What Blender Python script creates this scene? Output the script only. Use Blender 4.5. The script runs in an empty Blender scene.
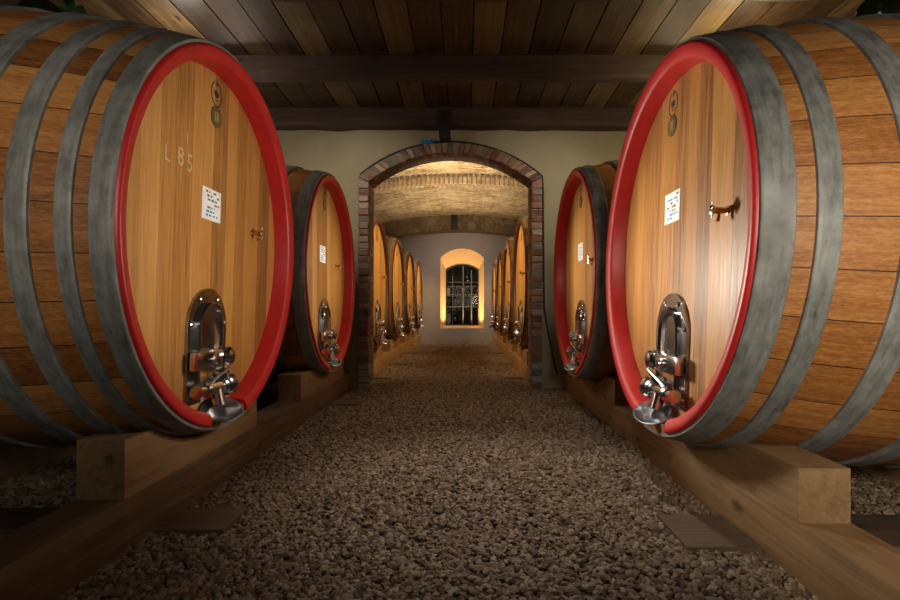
import bpy, bmesh, math, random
from mathutils import Vector, Matrix
random.seed(7)
S = bpy.context.scene
COL = S.collection
PI = math.pi
H = 1.043                      # height of the camera above the gravel
ASM = {}

# ------------------------------------------------------------------ materials
def new_mat(name):
    m = bpy.data.materials.new(name); m.use_nodes = True
    nt = m.node_tree
    return m, nt, nt.nodes['Principled BSDF']
def N(nt, kind, **kw):
    n = nt.nodes.new(kind)
    for k, v in kw.items():
        if k.startswith('i_'):
            key = k[2:]
            key = int(key) if key.isdigit() else key.replace('_', ' ')
            n.inputs[key].default_value = v
        else: setattr(n, k, v)
    return n
def math_n(nt, op, a, b=None):
    n = N(nt, 'ShaderNodeMath', operation=op)
    for i, v in enumerate((a, b)):
        if v is None: continue
        if isinstance(v, (int, float)): n.inputs[i].default_value = v
        else: nt.links.new(v, n.inputs[i])
    return n.outputs[0]
def ramp(nt, fac, stops):
    r = N(nt, 'ShaderNodeValToRGB')
    el = r.color_ramp.elements
    el[0].position, el[0].color = stops[0][0], (*stops[0][1], 1)
    el[1].position, el[1].color = stops[-1][0], (*stops[-1][1], 1)
    for p, c in stops[1:-1]:
        e = el.new(p); e.color = (*c, 1)
    nt.links.new(fac, r.inputs[0])
    return r.outputs[0]
def mixc(nt, fac, a, b, blend='MIX'):
    n = N(nt, 'ShaderNodeMix', data_type='RGBA', blend_type=blend)
    for i, v in ((0, fac), (6, a), (7, b)):
        if isinstance(v, (int, float)): n.inputs[i].default_value = v
        elif isinstance(v, tuple): n.inputs[i].default_value = (*v, 1)
        else: nt.links.new(v, n.inputs[i])
    return n.outputs[2]
def bump(nt, bsdf, height, strength=.3, dist=.01):
    b = N(nt, 'ShaderNodeBump'); b.inputs['Strength'].default_value = strength
    b.inputs['Distance'].default_value = dist
    nt.links.new(height, b.inputs['Height']); nt.links.new(b.outputs[0], bsdf.inputs['Normal'])
def mapped(nt, src, scale):
    mp = N(nt, 'ShaderNodeMapping'); mp.inputs['Scale'].default_value = scale
    nt.links.new(src, mp.inputs[0]); return mp.outputs[0]
def noise(nt, vec, scale, detail=4, rough=.6, dist=0):
    n = N(nt, 'ShaderNodeTexNoise'); n.inputs['Scale'].default_value = scale
    n.inputs['Detail'].default_value = detail; n.inputs['Roughness'].default_value = rough
    n.inputs['Distortion'].default_value = dist
    nt.links.new(vec, n.inputs['Vector']); return n.outputs[0]
def objco(nt): return N(nt, 'ShaderNodeTexCoord').outputs['Object']

def plain(name, col, rough=.5, metal=0, spec=None):
    m, nt, b = new_mat(name)
    b.inputs['Base Color'].default_value = (*col, 1); b.inputs['Roughness'].default_value = rough
    b.inputs['Metallic'].default_value = metal
    if spec is not None: b.inputs['Specular IOR Level'].default_value = spec
    v = objco(nt)
    n = noise(nt, v, 9, 5)
    nt.links.new(ramp(nt, n, [(.3, tuple(c*.86 for c in col)), (.7, tuple(min(1, c*1.12) for c in col))]), b.inputs['Base Color'])
    return m

def head_wood(name, dark, mid, light, rough=.42):
    m, nt, b = new_mat(name)
    v = objco(nt)
    sep = N(nt, 'ShaderNodeSeparateXYZ'); nt.links.new(v, sep.inputs[0])
    y = math_n(nt, 'ADD', sep.outputs[1], 20.03)
    w = math_n(nt, 'DIVIDE', math_n(nt, 'ADD', y, math_n(nt, 'MULTIPLY', math_n(nt, 'SINE', math_n(nt, 'MULTIPLY', y, 9.0)), .035)), .165)
    idx = math_n(nt, 'FLOOR', w); fr = math_n(nt, 'FRACT', w)
    oi = N(nt, 'ShaderNodeObjectInfo')
    idx2 = math_n(nt, 'ADD', idx, math_n(nt, 'MULTIPLY', oi.outputs['Random'], 50))
    wn = N(nt, 'ShaderNodeTexWhiteNoise', noise_dimensions='1D'); nt.links.new(idx2, wn.inputs['W'])
    comb = N(nt, 'ShaderNodeCombineXYZ'); nt.links.new(math_n(nt, 'MULTIPLY', wn.outputs[0], 30), comb.inputs[2])
    off = N(nt, 'ShaderNodeVectorMath', operation='ADD'); nt.links.new(v, off.inputs[0]); nt.links.new(comb.outputs[0], off.inputs[1])
    g = noise(nt, mapped(nt, off.outputs[0], (4, 34, 1.1)), 1.6, 8, .62, .4)
    fine = noise(nt, mapped(nt, off.outputs[0], (10, 160, 5)), 1, 3, .6)
    t = math_n(nt, 'ADD', math_n(nt, 'MULTIPLY', g, .55), math_n(nt, 'MULTIPLY', wn.outputs[0], .42))
    t = math_n(nt, 'ADD', t, math_n(nt, 'MULTIPLY', math_n(nt, 'SUBTRACT', fine, .5), .55))
    c = ramp(nt, t, [(.18, dark), (.45, mid), (.8, light)])
    seam = math_n(nt, 'LESS_THAN', math_n(nt, 'ABSOLUTE', math_n(nt, 'SUBTRACT', fr, .5)), .493)
    c = mixc(nt, seam, mixc(nt, .55, c, tuple(q*.5 for q in dark)), c)
    st = noise(nt, mapped(nt, v, (1, 2.2, 1)), 1.7, 5, .7)
    c = mixc(nt, ramp(nt, st, [(.52, (0, 0, 0)), (.75, (.45,)*3)]), c, mixc(nt, .5, c, (.16, .085, .03)))
    nt.links.new(c, b.inputs['Base Color'])
    nt.links.new(ramp(nt, g, [(.3, (rough-.1,)*3), (.7, (rough+.12,)*3)]), b.inputs['Roughness'])
    bump(nt, b, math_n(nt, 'ADD', math_n(nt, 'MULTIPLY', fine, .3), math_n(nt, 'ADD', g, seam)), .18, .006)
    return m

def stave_wood(name, dark, mid, light, n=36):
    m, nt, b = new_mat(name)
    v = objco(nt)
    sep = N(nt, 'ShaderNodeSeparateXYZ'); nt.links.new(v, sep.inputs[0])
    ang = math_n(nt, 'ARCTAN2', sep.outputs[1], sep.outputs[2])
    w = math_n(nt, 'MULTIPLY', math_n(nt, 'ADD', ang, 4), n/(2*PI))
    idx = math_n(nt, 'FLOOR', w); fr = math_n(nt, 'FRACT', w)
    oi = N(nt, 'ShaderNodeObjectInfo')
    idx2 = math_n(nt, 'ADD', idx, math_n(nt, 'MULTIPLY', oi.outputs['Random'], 70))
    wn = N(nt, 'ShaderNodeTexWhiteNoise', noise_dimensions='1D'); nt.links.new(idx2, wn.inputs['W'])
    cb = N(nt, 'ShaderNodeCombineXYZ')
    nt.links.new(math_n(nt, 'MULTIPLY', sep.outputs[0], 3.2), cb.inputs[0])
    nt.links.new(math_n(nt, 'MULTIPLY', w, 7), cb.inputs[1]); nt.links.new(math_n(nt, 'MULTIPLY', wn.outputs[0], 19), cb.inputs[2])
    g = noise(nt, cb.outputs[0], 1.0, 8, .68, .5)
    cr = noise(nt, mapped(nt, cb.outputs[0], (5, 1.4, 1)), 2.2, 7, .75)        # cross checking of the old oak
    t = math_n(nt, 'ADD', math_n(nt, 'MULTIPLY', g, .6), math_n(nt, 'MULTIPLY', wn.outputs[0], .35))
    t = math_n(nt, 'ADD', t, math_n(nt, 'MULTIPLY', math_n(nt, 'SUBTRACT', cr, .5), .8))
    c = ramp(nt, t, [(.2, dark), (.48, mid), (.82, light)])
    seam = math_n(nt, 'LESS_THAN', math_n(nt, 'ABSOLUTE', math_n(nt, 'SUBTRACT', fr, .5)), .488)
    c = mixc(nt, seam, tuple(q*.3 for q in dark), c)
    nt.links.new(c, b.inputs['Base Color']); b.inputs['Roughness'].default_value = .5
    bump(nt, b, math_n(nt, 'ADD', math_n(nt, 'MULTIPLY', cr, .6), math_n(nt, 'ADD', g, math_n(nt, 'MULTIPLY', seam, 1.5))), .35, .006)
    return m

def timber(name, dark, mid, light, axis=1, rough=.7, island=False, fine=1.0):
    m, nt, b = new_mat(name)
    v = objco(nt)
    sc = [26*fine]*3; sc[axis] = 1.3*fine
    if island:
        gi = N(nt, 'ShaderNodeNewGeometry')
        cb = N(nt, 'ShaderNodeCombineXYZ')
        for i in range(3): nt.links.new(math_n(nt, 'MULTIPLY', gi.outputs['Random Per Island'], 37.0+11*i), cb.inputs[i])
        ad = N(nt, 'ShaderNodeVectorMath', operation='ADD'); nt.links.new(v, ad.inputs[0]); nt.links.new(cb.outputs[0], ad.inputs[1])
        v = ad.outputs[0]
    g = noise(nt, mapped(nt, v, tuple(sc)), 1, 8, .65, .8)
    big = noise(nt, v, 2.3, 5, .65)
    t = math_n(nt, 'ADD', math_n(nt, 'MULTIPLY', g, .6), math_n(nt, 'MULTIPLY', big, .4))
    if island: t = math_n(nt, 'ADD', t, math_n(nt, 'MULTIPLY', math_n(nt, 'SUBTRACT', gi.outputs['Random Per Island'], .5), .3))
    c = ramp(nt, t, [(.3, dark), (.5, mid), (.72, light)])
    vo = N(nt, 'ShaderNodeTexVoronoi'); vo.inputs['Scale'].default_value = 1
    s2 = [5.0]*3; s2[axis] = 2.2
    nt.links.new(mapped(nt, v, tuple(s2)), vo.inputs['Vector'])
    c = mixc(nt, ramp(nt, vo.outputs['Distance'], [(.06, (.8,)*3), (.16, (0,)*3)]), c, tuple(q*.35 for q in dark))   # knots
    nt.links.new(c, b.inputs['Base Color']); b.inputs['Roughness'].default_value = rough
    bump(nt, b, g, .35, .008)
    return m

def weathered_metal(name, dark, light, rough=.5, metal=.55):
    m, nt, b = new_mat(name)
    v = objco(nt)
    g = noise(nt, v, 5, 8, .7); f = noise(nt, mapped(nt, v, (30, 5, 5)), 1.5, 6, .7)
    t = math_n(nt, 'ADD', math_n(nt, 'MULTIPLY', g, .55), math_n(nt, 'MULTIPLY', f, .45))
    c = ramp(nt, t, [(.33, dark), (.68, light)])
    rust = noise(nt, v, 14, 4, .7)
    c = mixc(nt, ramp(nt, rust, [(.63, (0,)*3), (.74, (.55,)*3)]), c, (.09, .06, .035))
    nt.links.new(c, b.inputs['Base Color'])
    nt.links.new(ramp(nt, f, [(.3, (rough-.08,)*3), (.7, (rough+.2,)*3)]), b.inputs['Roughness'])
    b.inputs['Metallic'].default_value = metal
    bump(nt, b, t, .15, .003)
    return m

def plaster(name, a, c2, scale=1.3):
    m, nt, b = new_mat(name)
    v = objco(nt)
    n1 = noise(nt, v, scale, 7, .65); n2 = noise(nt, v, 40, 4, .6)
    nt.links.new(ramp(nt, n1, [(.3, a), (.7, c2)]), b.inputs['Base Color'])
    b.inputs['Roughness'].default_value = .9
    bump(nt, b, math_n(nt, 'ADD', n1, math_n(nt, 'MULTIPLY', n2, .4)), .35, .01)
    return m

def brick_island(name):
    m, nt, b = new_mat(name)
    gi = N(nt, 'ShaderNodeNewGeometry'); v = objco(nt)
    n1 = noise(nt, v, 22, 6, .7); n2 = noise(nt, v, 3.5, 5, .7)
    t = math_n(nt, 'ADD', math_n(nt, 'MULTIPLY', gi.outputs['Random Per Island'], .5), math_n(nt, 'MULTIPLY', n1, .5))
    c = ramp(nt, t, [(.22, (.045, .022, .015)), (.42, (.17, .065, .036)), (.6, (.24, .125, .08)), (.8, (.36, .27, .20))])
    c = mixc(nt, ramp(nt, n2, [(.46, (0,)*3), (.66, (.8,)*3)]), c, (.22, .18, .14))
    sep = N(nt, 'ShaderNodeSeparateXYZ'); nt.links.new(v, sep.inputs[0])       # lime wash left on the lowest courses
    zz = math_n(nt, 'ADD', sep.outputs[2], math_n(nt, 'MULTIPLY', math_n(nt, 'SUBTRACT', n2, .5), .35))
    c = mixc(nt, ramp(nt, zz, [(.30, (.8,)*3), (.36, (0,)*3)]), c, (.30, .28, .25))
    nt.links.new(c, b.inputs['Base Color']); b.inputs['Roughness'].default_value = .9
    bump(nt, b, n1, .6, .01)
    return m

def brick_vault(name, c1, c2, mortar, bw=.27, rh=.07):
    m, nt, b = new_mat(name)
    v = objco(nt)
    br = N(nt, 'ShaderNodeTexBrick')
    br.inputs['Color1'].default_value = (*c1, 1); br.inputs['Color2'].default_value = (*c2, 1); br.inputs['Mortar'].default_value = (*mortar, 1)
    br.inputs['Scale'].default_value = 1; br.inputs['Brick Width'].default_value = bw; br.inputs['Row Height'].default_value = rh
    br.inputs['Mortar Size'].default_value = .014; br.inputs['Mortar Smooth'].default_value = .3
    ds = noise(nt, v, 3, 3, .6)
    mp = N(nt, 'ShaderNodeVectorMath', operation='SCALE'); 
    cb = N(nt, 'ShaderNodeCombineXYZ'); nt.links.new(math_n(nt, 'MULTIPLY', ds, .12), cb.inputs[1])
    ad = N(nt, 'ShaderNodeVectorMath', operation='ADD'); nt.links.new(v, ad.inputs[0]); nt.links.new(cb.outputs[0], ad.inputs[1])
    nt.links.new(ad.outputs[0], br.inputs['Vector'])
    n1 = noise(nt, v, 6, 6, .7)
    c = mixc(nt, ramp(nt, n1, [(.4, (0,)*3), (.66, (.8,)*3)]), br.outputs[0], tuple(q*.45 for q in c2))
    n2 = noise(nt, v, 1.4, 4, .6)
    c = mixc(nt, ramp(nt, n2, [(.45, (0,)*3), (.7, (.6,)*3)]), c, mortar)
    nt.links.new(c, b.inputs['Base Color']); b.inputs['Roughness'].default_value = .95
    bump(nt, b, math_n(nt, 'SUBTRACT', n1, math_n(nt, 'MULTIPLY', br.outputs[1], .8)), .9, .03)
    return m

def stone_mat(name):
    m, nt, b = new_mat(name)
    oi = N(nt, 'ShaderNodeObjectInfo'); v = objco(nt)
    n1 = noise(nt, v, 60, 4, .6)
    t = math_n(nt, 'ADD', math_n(nt, 'MULTIPLY', oi.outputs['Random'], .75), math_n(nt, 'MULTIPLY', n1, .25))
    c = ramp(nt, t, [(.1, (.07, .042, .022)), (.4, (.15, .098, .056)), (.7, (.23, .165, .105)), (.95, (.34, .26, .18))])
    nt.links.new(c, b.inputs['Base Color']); b.inputs['Roughness'].default_value = .7
    return m

M = {}
M['head'] = head_wood('oak_head', (.17, .068, .014), (.40, .182, .043), (.58, .30, .085))
M['head_back'] = head_wood('oak_head_amber', (.30, .14, .03), (.46, .24, .06), (.58, .33, .10))
M['stave'] = stave_wood('oak_staves', (.085, .028, .006), (.31, .116, .025), (.56, .28, .085))
M['hoop'] = weathered_metal('galvanised_hoop', (.065, .065, .055), (.33, .335, .305), .5, .2)
M['red'] = plain('red_paint', (.48, .016, .016), .42)
M['rimbrown'] = plain('brown_stain', (.05, .018, .010), .5)
M['chrome'] = plain('polished_steel', (.62, .62, .63), .16, 1)
M['steel'] = plain('brushed_steel', (.45, .46, .48), .3, 1)
M['flange'] = plain('dull_steel', (.34, .33, .32), .2, 1)
M['brass'] = plain('brass', (.55, .33, .10), .28, 1)
M['black'] = plain('black_iron', (.018, .018, .02), .5, .3)
M['cable'] = plain('black_rubber', (.012, .012, .012), .5)
M['ink'] = plain('burnt_brand', (.035, .018, .008), .7)
M['badge'] = plain('bronze_badge', (.13, .085, .028), .5, .3)
M['badge_mark'] = plain('badge_relief', (.42, .34, .2), .5, .3)
M['chalk'] = plain('chalk', (.50, .34, .16), .9)
M['paper'] = plain('white_paper', (.80, .82, .84), .6)
M['print'] = plain('black_print', (.12, .12, .12), .7)
M['blueprint'] = plain('blue_print', (.04, .25, .55), .7)
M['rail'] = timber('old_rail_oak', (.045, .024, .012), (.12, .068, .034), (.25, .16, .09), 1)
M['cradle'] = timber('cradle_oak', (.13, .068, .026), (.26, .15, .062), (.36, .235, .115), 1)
M['plank'] = timber('ground_plank', (.05, .03, .018), (.10, .062, .036), (.16, .105, .062), 0)
M['beam'] = timber('dark_beam', (.018, .009, .006), (.045, .022, .014), (.10, .052, .032), 0)
M['ceil'] = timber('ceiling_boards', (.016, .008, .004), (.055, .028, .012), (.15, .096, .038), 1, .44, True)
M['wall'] = plaster('ochre_plaster', (.215, .18, .105), (.295, .25, .16))
M['wall_grey'] = plaster('grey_plaster', (.27, .24, .205), (.33, .295, .25))
M['brick'] = brick_island('old_brick')
M['mortar'] = plaster('mortar', (.10, .085, .065), (.16, .135, .10), 8)
M['vault'] = brick_vault('vault_brick', (.56, .42, .22), (.20, .12, .05), (.62, .52, .33))
M['vaultdark'] = brick_vault('rib_brick', (.20, .15, .085), (.14, .10, .055), (.24, .19, .12))
M['whitebrick'] = brick_vault('limewashed_brick', (.60, .50, .32), (.46, .34, .19), (.30, .20, .10), .085, .3)
M['soil'] = plain('dark_soil', (.045, .033, .023), .95)
M['stone'] = stone_mat('pebbles')
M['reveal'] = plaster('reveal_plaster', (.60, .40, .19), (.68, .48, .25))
M['darkglass'] = plain('dark_glass', (.010, .014, .008), .08, 0, .7)
M['leaf'] = plain('leaf_green', (.035, .10, .022), .5)
M['blue'] = plain('blue_cord', (.02, .22, .45), .6)
M['bottle'] = plain('bottle_glass', (.012, .022, .012), .12, 0, .7)
M['capsule'] = plain('bottle_capsule', (.22, .03, .03), .4)
M['rack'] = plain('rack_metal', (.14, .135, .125), .45, .5)
M['card'] = plain('pale_carton', (.26, .23, .19), .8)
M['pale'] = plain('pale_panel', (.30, .29, .27), .8)
def glass():
    m, nt, b = new_mat('window_glass')
    out = nt.nodes['Material Output']
    tr = N(nt, 'ShaderNodeBsdfTransparent'); gl = N(nt, 'ShaderNodeBsdfGlossy'); gl.inputs['Roughness'].default_value = .02
    fr = N(nt, 'ShaderNodeFresnel'); fr.inputs[0].default_value = 1.2
    mx = N(nt, 'ShaderNodeMixShader'); nt.links.new(fr.outputs[0], mx.inputs[0])
    nt.links.new(tr.outputs[0], mx.inputs[1]); nt.links.new(gl.outputs[0], mx.inputs[2]); nt.links.new(mx.outputs[0], out.inputs[0])
    return m
M['glass'] = glass()

# ------------------------------------------------------------------ helpers
def obj(name, bm, mat, parent=None, loc=(0, 0, 0), smooth=True, angle=35):
    me = bpy.data.meshes.new(name)
    bmesh.ops.recalc_face_normals(bm, faces=bm.faces)
    bm.to_mesh(me); bm.free()
    mats = mat if isinstance(mat, (list, tuple)) else [mat]
    for m in mats: me.materials.append(M[m] if isinstance(m, str) else m)
    if smooth:
        me.polygons.foreach_set('use_smooth', [True]*len(me.polygons))
        me.set_sharp_from_angle(angle=math.radians(angle))
    o = bpy.data.objects.new(name, me); COL.objects.link(o)
    o.location = loc
    if parent: o.parent = parent
    return o
def tag(o, label=None, cat=None, group=None, kind=None):
    if label: o['label'] = label
    if cat: o['category'] = cat
    if group: o['group'] = group
    if kind: o['kind'] = kind
    return o
def empty(name, loc, rz=0, **kw):
    o = bpy.data.objects.new(name, None); COL.objects.link(o)
    o.location = loc; o.rotation_euler = (0, 0, rz); o.empty_display_size = .1
    return tag(o, **kw)
def copy_tree(o, parent=None):
    c = o.copy(); COL.objects.link(c)
    if parent: c.parent = parent
    for ch in list(o.children): copy_tree(ch, c)
    return c
def box(bm, x0, x1, y0, y1, z0, z1, mi=0, bev=0):
    vs = [bm.verts.new(p) for p in ((x0,y0,z0),(x1,y0,z0),(x1,y1,z0),(x0,y1,z0),(x0,y0,z1),(x1,y0,z1),(x1,y1,z1),(x0,y1,z1))]
    fs = [bm.faces.new([vs[i] for i in f]) for f in ((3,2,1,0),(4,5,6,7),(0,1,5,4),(1,2,6,5),(2,3,7,6),(3,0,4,7))]
    for f in fs: f.material_index = mi
    if bev:
        es = list({e for f in fs for e in f.edges})
        bmesh.ops.bevel(bm, geom=es, offset=bev, segments=2, affect='EDGES', profile=.6)
    return vs
def frame_of(ax):
    ax = Vector(ax).normalized()
    t = Vector((0, 0, 1)) if abs(ax.z) < .9 else Vector((0, 1, 0))
    u = ax.cross(t).normalized(); return ax, u, ax.cross(u)
def lathe(bm, base, ax, prof, seg=24, mi=0, cap=True):
    """prof: (distance along ax, radius)"""
    ax, u, w = frame_of(ax); base = Vector(base)
    rings = []
    for d, r in prof:
        if r < 1e-5: rings.append([bm.verts.new(base+ax*d)])
        else: rings.append([bm.verts.new(base+ax*d+(u*math.cos(2*PI*i/seg)+w*math.sin(2*PI*i/seg))*r) for i in range(seg)])
    for a, b in zip(rings, rings[1:]):
        for i in range(seg):
            j = (i+1) % seg
            if len(a) == 1 and len(b) == 1: continue
            if len(a) == 1: f = bm.faces.new((a[0], b[i], b[j]))
            elif len(b) == 1: f = bm.faces.new((a[i], b[0], a[j]))
            else: f = bm.faces.new((a[i], b[i], b[j], a[j]))
            f.material_index = mi
    if cap:
        for r in (rings[0], rings[-1]):
            if len(r) > 2: bm.faces.new(r).material_index = mi
def tube(bm, pts, r, seg=10, mi=0):
    pts = [Vector(p) for p in pts]; rings = []
    for k, p in enumerate(pts):
        d = (pts[min(k+1, len(pts)-1)]-pts[max(k-1, 0)])
        ax, u, w = frame_of(d)
        if rings:                                  # keep the frame from twisting
            u = (pu-ax*pu.dot(ax)).normalized(); w = ax.cross(u)
        pu = u
        rr = r[k] if isinstance(r, (list, tuple)) else r
        rings.append([bm.verts.new(p+(u*math.cos(2*PI*i/seg)+w*math.sin(2*PI*i/seg))*rr) for i in range(seg)])
    for a, b in zip(rings, rings[1:]):
        for i in range(seg):
            bm.faces.new((a[i], a[(i+1) % seg], b[(i+1) % seg], b[i])).material_index = mi
    bm.faces.new(rings[0][::-1]); bm.faces.new(rings[-1])
def rev(bm, prof, seg=96, a0=None, a1=None, closed=True):
    """revolve (x, r) about the x axis; closed profile loop; optional angular range in degrees"""
    full = a0 is None
    angs = [2*PI*i/seg for i in range(seg)] if full else [math.radians(a0+(a1-a0)*i/seg) for i in range(seg+1)]
    rings = [[bm.verts.new((x, r*math.cos(a), r*math.sin(a))) for x, r in prof] for a in angs]
    n = len(prof); m = n if closed else n-1
    pairs = list(zip(rings, rings[1:]+rings[:1])) if full else list(zip(rings, rings[1:]))
    for A, B in pairs:
        for i in range(m):
            j = (i+1) % n
            bm.faces.new((A[i], A[j], B[j], B[i]))
    if not full and closed:
        bm.faces.new(rings[0]); bm.faces.new(rings[-1][::-1])
def prism_x(bm, outline, x0, x1, mi=0):
    """outline of (y, z) extruded along x"""
    a = [bm.verts.new((x0, y, z)) for y, z in outline]; b = [bm.verts.new((x1, y, z)) for y, z in outline]
    n = len(a)
    fs = [bm.faces.new(a), bm.faces.new(b[::-1])]+[bm.faces.new((a[i], b[i], b[(i+1) % n], a[(i+1) % n])) for i in range(n)]
    for f in fs: f.material_index = mi
    return fs
def arch_outline(w, zb, zs, n=16, taper=1.0):
    """(y, z): flat bottom at zb, semicircular head springing at zs"""
    o = [(-w*taper, zb), (w*taper, zb)]
    return o+[(w*math.cos(PI*i/n), zs+w*math.sin(PI*i/n)) for i in range(n+1)]
def text_into(bm, body, size, x, yc, zc, mi=0, rot=0, depth=.0015):
    cu = bpy.data.curves.new('t', 'FONT'); cu.body = body; cu.size = size; cu.align_x = 'CENTER'; cu.align_y = 'CENTER'
    cu.extrude = depth; cu.resolution_u = 3
    o = bpy.data.objects.new('t', cu); COL.objects.link(o)
    dg = bpy.context.evaluated_depsgraph_get(); dg.update()
    me = bpy.data.meshes.new_from_object(o.evaluated_get(dg))
    cr, sr = math.cos(rot), math.sin(rot)
    for v in me.vertices:
        tx, ty, tz = v.co
        v.co = (x+tz, yc+tx*cr-ty*sr, zc+tx*sr+ty*cr)
    k = len(bm.faces); bm.from_mesh(me); bm.faces.ensure_lookup_table()
    for f in bm.faces[k:]: f.material_index = mi
    bpy.data.objects.remove(o); bpy.data.curves.remove(cu); bpy.data.meshes.remove(me)

# ------------------------------------------------------------------ casks
RB = 1.118; LEN = 2.0; REC = .12
def rad(t): return 1+.118*(1-(t-1)**2)
def cask(name, loc_x, yc, zc, left, hoops, mirror, label, group, red=True, stickers=True, detail=True, head='head', sample=1, offs=.0, hoff=.0, tilt=.0, REC=.12, bowl=.72):
    """local frame: +x points into the aisle, origin of every mesh on the axis at the rim plane"""
    root = empty(name, (loc_x-tilt*RB, yc, zc-RB), 0 if left else PI, label=label, cat='barrel', group=group)
    root.rotation_euler = (0, tilt if left else -tilt, 0 if left else PI)      # casks lean a little on their cradles
    A = (0, 0, RB)
    bm = bmesh.new()
    prof = [(-REC-.035, .90), (-REC-.035, .954), (-.024, .956)]+[(-t, rad(t)) for t in [.022+(LEN-.044)*i/28 for i in range(29)]]+[(-LEN+.1, .95), (-LEN+.1, .90)]
    rev(bm, prof, 120, closed=True)
    obj('staves', bm, 'stave', root, A, angle=40)
    bm = bmesh.new(); lathe(bm, (-LEN+.12, 0, 0), (-1, 0, 0), [(0, .955), (.03, .955)], 64); obj('rear_head', bm, head, root, A)
    bm = bmesh.new()
    rp = [(-REC, .922), (-.032, .926), (-.022, .930), (-.012, .940), (-.003, .968), (.001, .985), (-.001, .994), (-.008, 1.0), (-.02, 1.003), (-.022, .962), (-REC, .95)]
    rev(bm, rp, 116, -77, 257)
    obj('rim', bm, 'red' if red else 'rimbrown', root, A, angle=50)
    for t0, t1 in list(hoops)+[(LEN-b, LEN-a) for a, b in hoops]:
        bm = bmesh.new(); n = 5; th = .015
        ts = [t0+(t1-t0)*i/n for i in range(n+1)]
        prof = [(-t, rad(t)-.004) for t in ts[::-1]]+[(-ts[0], rad(ts[0])+th-.003), (-ts[0]-.003, rad(ts[0])+th)]
        prof += [(-t, rad(t)+th) for t in ts[1:-1]]+[(-ts[-1]+.003, rad(ts[-1])+th), (-ts[-1], rad(ts[-1])+th-.003)]
        rev(bm, prof, 120); obj('hoop', bm, 'hoop', root, A, angle=45)
    bm = bmesh.new(); lathe(bm, (-REC-.04, 0, 0), (1, 0, 0), [(0, .93), (.04, .93)], 96)
    hd = obj('head', bm, head, root, A)
    X = -REC
    # hatch
    zsh = -.47; k = mirror; ho = hoff; HWD = .213; XO = X
    bm = bmesh.new(); prism_x(bm, [(y+ho, z) for y, z in arch_outline(HWD, -.865, zsh, 20)], X, X+.016)
    bmesh.ops.bevel(bm, geom=[e for e in bm.edges if all(abs(v.co.x-(X+.016)) < 1e-4 for v in e.verts)], offset=.005, segments=2, affect='EDGES')
    hatch = obj('hatch', bm, 'flange', root, A)
    bm = bmesh.new()                                                           # raised door with a dished face
    loops = []
    for sc, x in ((1, .016), (1, .034), (.95, .042), (.88, .040), (.82, .026), (.6, .014), (.3, .009)):
        w = .138*sc
        pts = arch_outline(w, zsh-.31*sc, zsh, 20)
        loops.append([bm.verts.new((X+x, y+ho, z)) for y, z in pts])
    for a, b in zip(loops, loops[1:]):
        n = len(a)
        for i in range(n): bm.faces.new((a[i], a[(i+1) % n], b[(i+1) % n], b[i]))
    bm.faces.new(loops[-1])
    obj('hatch_door', bm, 'chrome', hatch, angle=30)
    if detail:
        for y, z in ((-.17, -.80), (-.172, -.62), (-.172, -.45), (-.09, -.318), (.09, -.318), (.172, -.45), (.172, -.62), (.17, -.80)):
            bm = bmesh.new(); lathe(bm, (X+.014, y*1.07+ho, z), (1, 0, 0), [(0, .014), (.008, .014), (.012, .008), (.012, 0)], 8)
            obj('bolt', bm, 'chrome', hatch)
    bm = bmesh.new()
    ya, yb = sorted((ho-.225*k, ho+.07*k))
    box(bm, X+.03, X+.078, ya, yb, -.685, -.585, bev=.018)
    lathe(bm, (X+.01, ho-.13*k, -.635), (1, 0, 0), [(0, .028), (.05, .028)], 16)
    lathe(bm, (X+.07, ho-.06*k, -.635), (1, 0, 0), [(0, .036), (.02, .036), (.026, .025), (.036, .023), (.04, 0)], 20)
    obj('clamp_bar', bm, 'chrome', hatch)
    bm = bmesh.new(); yk = ho+.125*k
    lathe(bm, (X+.012, yk, -.632), (1, 0, 0), [(0, .022), (.03, .022), (.035, .048), (.07, .053), (.085, .043), (.092, .02), (.092, 0)], 24)
    for a in range(4):
        lathe(bm, (X+.062, yk+.05*math.cos(a*PI/2+.6), -.632+.05*math.sin(a*PI/2+.6)), (1, 0, 0), [(-.03, .012), (.012, .014), (.017, 0)], 10)
    obj('clamp_knob', bm, 'chrome', hatch)
    # drain valve
    bm = bmesh.new(); zv = -.79; PX = X+.068
    lathe(bm, (PX, ho-.21*k, zv), (0, k, 0), [(0, .034), (.03, .034), (.035, .026), (.09, .026), (.095, .040), (.11, .040), (.115, .031), (.27, .031), (.275, .043), (.30, .043)], 24)
    lathe(bm, (X+.01, ho-.04*k, zv), (1, 0, 0), [(0, .055), (.02, .055), (.025, .035), (.06, .035)], 20)
    tube(bm, [(PX, ho-.0*k, zv), (PX+.008, ho+.0*k, zv-.05), (PX+.02, ho+.0*k, zv-.10)], [.033, .035, .036], 16)
    valve = obj('drain_valve', bm, 'chrome', root, A)
    bm = bmesh.new()
    lathe(bm, (PX, ho+.085*k, zv), (0, k, 0), [(0, .045), (.010, .062), (.045, .066), (.06, .054), (.078, .04), (.082, 0)], 24)
    lathe(bm, (PX, ho+.125*k, zv+.055), (0, 0, 1), [(0, .014), (.025, .016), (.035, .012), (.036, 0)], 10)
    obj('valve_cap', bm, 'chrome', valve)
    bm = bmesh.new(); tube(bm, [(PX, ho-.06*k, zv+.028), (PX+.01, ho-.02*k, zv+.055), (PX+.02, ho+.13*k, zv+.10)], [.010, .008, .008], 10)
    obj('valve_lever', bm, 'steel', valve)
    bm = bmesh.new()
    lathe(bm, (X+.095, ho+.0*k, zv-.155), (.30, -.40 if left else .40, .86), [(d, r*bowl) for d, r in ((-.004, 0), (0, .03), (.012, .065), (.04, .103), (.046, .106), (.048, .100), (.036, .085), (.014, .05), (.008, 0))], 32, cap=False)
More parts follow.
